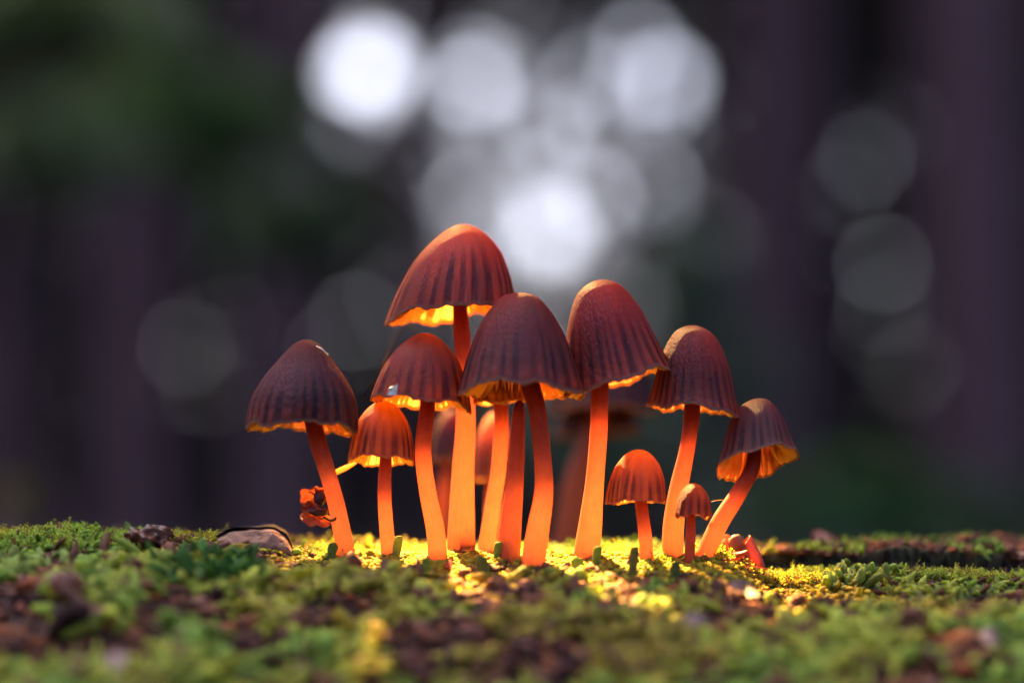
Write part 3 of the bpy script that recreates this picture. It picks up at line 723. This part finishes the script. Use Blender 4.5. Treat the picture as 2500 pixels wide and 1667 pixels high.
# blades, fibres, flakes
o = rod('grass_blade', [(790, 1168, .42, 8), (816, 1155, .42, 12), (845, 1141, .40, 12), (872, 1128, .35, 5)], M_STRAW, flat=.25, n=14)
tag(o, 'short bright yellow blade between the leftmost stem and the small red cap', 'blade')
o = rod('plant_fibre', [(990, 790, 1.7, 4), (958, 838, 1.4, 3.4), (936, 890, .9, 2.6), (922, 928, .4, 2.2), (902, 945, .1, 2.2), (889, 968, .05, 2)], M_FIBRE, n=30)
tag(o, 'long thin brown fibre hanging from the tallest cap past the white flake cap', 'fibre')
o = rod('plant_fibre', [(995, 786, 1.5, 4), (1010, 805, 1.3, 3), (1030, 835, 1.1, 3)], M_FIBRE, n=12)
tag(o, 'short blurred brown fibre just under the tallest cap', 'fibre')
o = rod('plant_fibre', [(773, 845, -.28, 2.2), (787, 853, -.36, 2.4), (800, 866, -.32, 2.6), (800, 862, -.33, 2)], M_FLAKE, n=14, sides=6)
tag(o, 'pale hair lying on the shoulder of the leftmost cap', 'fibre')
o = rod('spider_thread', [(1737, 1224, -.1, 1.2), (1750, 1221, -.1, 1.0), (1765, 1220, -.1, 1.0)], M_STRAW, n=8, sides=5)
tag(o, 'thin thread from the tiniest cap to the slanting stem', 'thread')
def flake_fn(u, v):
    q = at(950+22*u-4*v, 946+18*v-3*u*(1-v)*3, -.58); return q+np.array([0, .02*math.sin(u*4+v*2)-.03*(1-v), 0])
o = sheet('white_flake', flake_fn, 6, 6, M_FLAKE, thick=.012); tag(o, 'white flake stuck to the red brown cap near its rim', 'flake')

# collapsed cap and scraps right of the group
p = at(1800, 1365, .35)
rt = thing('mushroom', p, 'fallen dark cap lying on its side right of the slanting stem', 'mushroom')
def cone_fn(u, v):
    th = u*6.283; A = at(1868, 1388, .30); Bc = at(1806, 1338, .42); ax = A-Bc
    r = .21*(1-v)**.75*(1+.05*math.cos(14*th))+.004
    e1 = np.array([0, 1.0, 0]); e2 = np.cross(ax/np.linalg.norm(ax), e1)
    return Bc+ax*v+r*(math.cos(th)*e1*.8+math.sin(th)*e2)
sheet('cap', cone_fn, 57, 14, M_RED, rt, .02, p)
lump('stem', at(1797, 1330, .36), .12, M_DRIED, rt, .4, 2, 8, 3, p, (.8, .8, 1.1))
o = lump('mushroom_lump', at(1770, 1346, .45), .19, M_PETAL, None, .35, 1.2, 9, 4, sq=(1.0, .7, 1.0))
tag(o, 'glowing orange crumpled mushroom lump right of the slanting stem foot', 'mushroom')
o = lump('seed', at(1797, 1311, .36), .028, M_DARKBIT, None, .2, 2, 1, 2); tag(o, 'tiny dark seed on top of the fallen cap', 'seed')
def tip_fn(u, v):
    w_ = (1-u)**.8*(v-.5); q = at(1786+38*u, 1358-14*u**2+w_*26, -.02); return q+np.array([0, .06*(v-.5)**2*4-.1*u, 0])
o = sheet('leaf_scrap', tip_fn, 12, 6, M_RED); tag(o, 'small pointed orange leaf scrap before the fallen cap', 'leaf')
o = rod('twig', [(1690, 1384, -.15, 6), (1740, 1372, -.1, 6), (1795, 1364, -.1, 5), (1830, 1380, -.12, 4), (1872, 1388, -.15, 3)], M_RED, rough=.3)
tag(o, 'thin red brown root fibre lying right of the slanting stem foot', 'twig')
def red_fn(u, v):
    px = 1992+66*u; py = 1340-40*v*(1-.35*u)-4*math.sin(u*3); return at(px, py, 2.2)+np.array([0, .25*(u-.5)**2+.35*v*v+.08*math.sin(u*6), .03*math.sin(u*5)])
o = sheet('leaf_scrap', red_fn, 14, 8, M_RED, thick=.015); tag(o, 'blurred red leaf scrap standing on the slab behind the black crack', 'leaf')
def scrap(px, py, w_, h_, seed, mat, label):
    p, a0 = ground_at(px, py); 
    def fn(u, v):
        q = at(px+w_*(u-.5), py-h_*v*(1-.8*(2*u-1)**2), p[1]); return q+np.array([0, .25*v-.15*math.sin(u*4+seed), .04*math.sin(u*5+seed)])
    o = sheet('leaf_scrap', fn, 14, 8, mat, thick=.015); return tag(o, label, 'leaf')
scrap(1108, 1392, 46, 26, 1, M_RED, 'small red curled leaf scrap on the lit moss below the thickest stem')
scrap(1585, 1480, 80, 34, 2, M_DRY, 'blurred pinkish leaf scrap in the foreground below the orange mushroom')
scrap(1800, 1462, 100, 50, 3, M_DRY, 'blurred greyish pink bark scrap in front of the fallen cap')
scrap(30, 1490, 70, 30, 4, M_RED, 'red leaf scrap at the left edge of the foreground')
scrap(270, 1655, 170, 60, 5, M_DRY, 'pale brown leaf scrap at the bottom left of the foreground')
scrap(1705, 1560, 140, 60, 6, M_DRY, 'blurred pale leaf scrap in the right foreground moss')
scrap(2440, 1580, 110, 50, 7, M_DRY, 'pale bark scrap at the right edge of the foreground')

# ------------------------------------------------------------------ the wood behind
def leaves(C, size, rg, colr, flat_dir=None):
    N = len(C); d = rg.normal(0, 1, (N, 3)); d /= np.linalg.norm(d, axis=1)[:, None]
    e = rg.normal(0, 1, (N, 3)); s = np.cross(d, e); s /= np.linalg.norm(s, axis=1)[:, None]; n = np.cross(s, d)
    l = size[:, None]; wd = l*.36
    V = np.stack([C-d*l*.5, C+s*wd+n*l*.08, C+d*l*.5-n*l*.1, C-s*wd+n*l*.08], 1)
    F = (np.array([[0, 1, 2], [0, 2, 3]])[None]+(np.arange(N)*4)[:, None, None]).reshape(-1, 3)
    return V.reshape(-1, 3), F, np.repeat(colr, 4, 0)

GZ = -17.6
# forest floor to the horizon
xs = np.concatenate([np.arange(-9000, -1500, 500), np.arange(-1500, 1500, 50), np.arange(1500, 9001, 500)])
X, Y = np.meshgrid(xs, xs, indexing='ij')
Z = GZ+8*(fbm(X/300, Y/300, 3, 4)-.5)*sstep(60, 300, np.hypot(X, Y))
o = link('forest_floor', make_mesh('forest_floor', np.stack([X, Y, Z], -1).reshape(-1, 3), grid_faces(len(xs), len(xs), False)[:, ::-1]), M_FLOOR)
o['kind'] = 'structure'

def trunk_tree(px, wpx, y, label, seed, crown=True):
    rg = np.random.default_rng(seed); c = at(px, 1250, y); x = c[0]; r = wpx/2/FPX*(y+25)
    base = np.array([x, y, GZ-2]); root = thing('tree', base, label, 'tree', 'large trees of the wood')
    lean = rg.uniform(-.03, .03)
    z = np.array([0, 12, 40, 120, 260, 420, 600.]); rr = r*np.array([1.5, 1.15, 1.03, 1, .92, .75, .45])
    Q = catmull(np.stack([lean*z, 0*z, z, rr], 1), 40); V, F, t = tube(Q[:, :3], Q[:, 3], 20, 1, seed, .12)
    link('trunk', make_mesh('trunk', V, F), M_BARK, root)
    tips = []
    for k in range(7):
        h0 = rg.uniform(330, 580); a = rg.uniform(0, 6.283); Lb = rg.uniform(120, 230)
        P = np.array([[lean*h0, 0, h0, r*.3], [lean*h0+.4*Lb*math.cos(a), .4*Lb*math.sin(a), h0+.25*Lb, r*.2], [lean*h0+Lb*math.cos(a), Lb*math.sin(a), h0+.4*Lb, r*.06]])
        Q = catmull(P, 10); V, F, t = tube(Q[:, :3], Q[:, 3], 8, 1, k, .1); link('limb', make_mesh('limb', V, F), M_BARK, root); tips += [Q[5, :3], Q[-1, :3]]
    tips = np.array(tips); N = 1500
    Cc = tips[rg.integers(0, len(tips), N)]+rg.normal(0, 1, (N, 3))*np.array([60, 60, 38]); Cc[:, 2] = np.maximum(Cc[:, 2], 330)
    V, F, c_ = leaves(Cc, rg.uniform(22, 44, N), rg, np.array([.035, .06, .022])*rg.uniform(.6, 1.4, (N, 1)))
    link('crown', make_mesh('crown', V, F, smooth=False, pigment=c_), M_LEAF, root)

for k, (px, wd, y, lab) in enumerate([
        (668, 150, 430, 'blurred dark trunk just left of the brightest light spot'),
        (1880, 210, 470, 'blurred purple brown trunk right of the light spots'),
        (2420, 260, 380, 'blurred black trunk at the right edge of the picture'),
        (330, 190, 520, 'blurred dark trunk behind the green leaves at the left'),
        (1015, 60, 640, 'thin blurred trunk among the light spots')]):
    trunk_tree(px, wd, y, lab, 100+k)

# wall of young trees: the sky shows through gaps between their leaves
WY = 800.0
SKY_GAPS = [  # where the sky breaks through, read off the photo at the wall's distance, and how much of it shows
    (900, 172, 1.300), (890, 185, 0.500), (1157, 190, 0.380), (1345, 555, 0.720), (1630, 190, 0.330), (1545, 205, 0.099), (1440, 190, 0.054), (1340, 310, 0.090), (1500, 330, 0.063),
    (1150, 480, 0.072), (1450, 480, 0.081), (1720, 560, 0.063), (1630, 590, 0.045), (1590, 440, 0.036), (1280, 60, 0.027), (1640, 300, 0.063), (1560, 110, 0.063), (830, 20, 0.050), (930, 10, 0.054),
    (1240, 330, 0.036), (870, 290, 0.075), (1400, 640, 0.045), (1480, 690, 0.032), (1080, 60, 0.027), (1380, 400, 0.045), (1420, 300, 0.045), (1180, 250, 0.036),
    (2120, 370, 0.115), (2210, 420, 0.046), (2160, 640, 0.077), (2190, 740, 0.061), (2190, 1030, 0.153), (2250, 850, 0.031), (2060, 480, 0.046),
    (540, 670, 0.010), (450, 840, 0.009), (870, 780, 0.015), (1780, 640, 0.005), (1060, 420, 0.018)]
SKY_LEVEL = 5.6
def far_wall():
    rg = np.random.default_rng(77); N = 150000
    C = np.stack([rg.uniform(-430, 430, N), WY+rg.uniform(-22, 22, N), rg.uniform(GZ, 330, N)], 1)
    size = rg.uniform(5, 11, N)
    px, py = project(C); keep = np.ones(N, bool)
    k = FPX/(WY+25)
    gx = np.array([at(g[0], g[1], WY)[0] for g in SKY_GAPS]); gz = np.array([at(g[0], g[1], WY)[2] for g in SKY_GAPS]); gr = 121*np.sqrt(np.array([g[2] for g in SKY_GAPS])/SKY_LEVEL)/k
    for X_, Z_, R_ in zip(gx, gz, gr):
        keep &= np.hypot(C[:, 0]-X_, C[:, 2]-Z_) > R_+size*.22
    # thinner foliage around the light spots
    cen = np.exp(-(((px-1330)/440)**2+((py-450)/560)**2)**1.5)
    keep &= rg.random(N) > .55*cen
    C, size = C[keep], size[keep]
    wx = np.linspace(-352, 428, 11); own = np.argmin(np.abs(C[:, 0:1]+30*np.sin(C[:, 2:3]/45)-wx[None]), 1)
    for i, x in enumerate(wx):
        m = own == i; b = np.array([x, WY+30, GZ-1])
        root = thing('young_tree', b, 'slender leafy tree in the far blurred screen of foliage', 'tree', 'young trees in the far leafy screen')
        z = np.array([0, 60, 160, 330.]); Q = catmull(np.stack([6*np.sin(z/80+i), 0*z, z, np.array([5, 4.2, 3, 1.2])], 1), 16)
        V, F, t = tube(Q[:, :3], Q[:, 3], 10, 1, i, .1); link('trunk', make_mesh('trunk', V, F), M_BARK, root)
        g = np.array([.070, .070, .048])+(np.array([.122, .068, .078])-np.array([.070, .070, .048]))*rg.random((m.sum(), 1))
        V, F, c_ = leaves(C[m]-b, size[m], rg, g*rg.uniform(.6, 1.4, (m.sum(), 1)))
        link('crown', make_mesh('crown', V, F, smooth=False, pigment=c_), M_LEAF, root)
far_wall()

# leafy saplings nearer the log
def sapling(px, py, rx, ry, y, N, label, seed, colr, size=(5, 9), name='sapling', cat='sapling', grp=None):
    rg = np.random.default_rng(seed); c = at(px, py, y); k = (y+25)/FPX
    base = np.array([c[0], y, GZ-1]); root = thing(name, base, label, cat, grp)
    hz = c[2]-base[2]
    u = rg.normal(0, .5, (N, 3)); C = np.array([0, 0, hz])+u*np.array([rx*k, rx*k*.5, ry*k])
    P = np.array([[rg.uniform(-6, 6), 0, 0, 1.2], [rg.uniform(-4, 4), 0, hz*.5, .9], [0, 0, hz+ry*k*.6, .25]])
    Q = catmull(P, 14); V, F, t = tube(Q[:, :3], Q[:, 3], 8, 1, seed, .1); link('stem', make_mesh('stem', V, F), M_BARK, root)
    V, F, c_ = leaves(C, rg.uniform(*size, N), rg, np.asarray(colr)*rg.uniform(.6, 1.4, (N, 1)))
    link('foliage', make_mesh('foliage', V, F, smooth=False, pigment=c_), M_LEAF, root)
sapling(150, 345, 150, 60, 150, 230, 'blurred pale green leaves at the far left', 1, (.15, .19, .09))
sapling(460, 285, 170, 90, 170, 280, 'blurred mid green leaves left of the dark trunk', 2, (.09, .16, .05))
sapling(720, 540, 120, 70, 190, 150, 'blurred grey green leaves above the leftmost mushroom', 3, (.10, .14, .08))
sapling(60, 20, 260, 60, 160, 280, 'blurred yellow green leaves at the top left corner', 4, (.15, .20, .07))
sapling(1690, 690, 90, 120, 240, 90, 'blurred grey green leaves behind the upright purple brown cap', 5, (.10, .14, .09))
sapling(2080, 1250, 230, 60, 150, 110, 'blurred low green plant behind the log at the right', 6, (.05, .10, .04))
sapling(2430, 1280, 120, 40, 170, 50, 'blurred low olive plant at the right edge behind the log', 7, (.06, .10, .05))
sapling(1500, 1130, 160, 110, 300, 110, 'blurred low grey green shrub behind the gap right of centre', 9, (.09, .13, .08))
sapling(1760, 960, 110, 160, 280, 80, 'blurred tall grey green shrub behind the rightmost mushroom', 10, (.09, .13, .08))
sapling(30, 1250, 40, 60, 30, 14, 'blurred olive shoot rising behind the log at the left edge', 8, (.13, .12, .04), (.5, 1.1))

# the unseen rest of the wood, added and opened overhead to shape the light
def shading_woodland():
    rg = np.random.default_rng(5); Vs, Fs, Cs, off = [], [], [], 0
    N = 9000; th = rg.uniform(0, 2*math.pi, N); r = rg.uniform(760, 900, N)
    C = np.stack([r*np.sin(th), r*np.cos(th), rg.uniform(GZ, 760, N)], 1)
    C[:, 2] = np.where(C[:, 1] < 100, GZ+(C[:, 2]-GZ)*.28, C[:, 2])
    front = (np.abs(C[:, 0]) < 430) & (C[:, 1] > 0) & (C[:, 2] < 330); C = C[~front]
    M = 7000; th = rg.uniform(0, 2*math.pi, M); r = np.sqrt(rg.uniform(400**2, 900**2, M))
    C2 = np.stack([r*np.sin(th), r*np.cos(th), rg.uniform(520, 760, M)], 1); C2 = C2[(C2[:, 1] > 180) & ~((C2[:, 0] < 80) & (C2[:, 0] > -520) & (C2[:, 1] < 640))]
    C = np.vstack([C, C2]); n = len(C)
    V, F, c_ = leaves(C, rg.uniform(40, 75, n), rg, np.array([.035, .055, .025])*rg.uniform(.6, 1.3, (n, 1)))
    o = link('shading_woodland', make_mesh('shading_woodland', V, F, smooth=False, pigment=c_), M_LEAF)
    tag(o, 'unseen mass of the surrounding wood, added to shade the background', 'wood', kind='stuff')
shading_woodland()
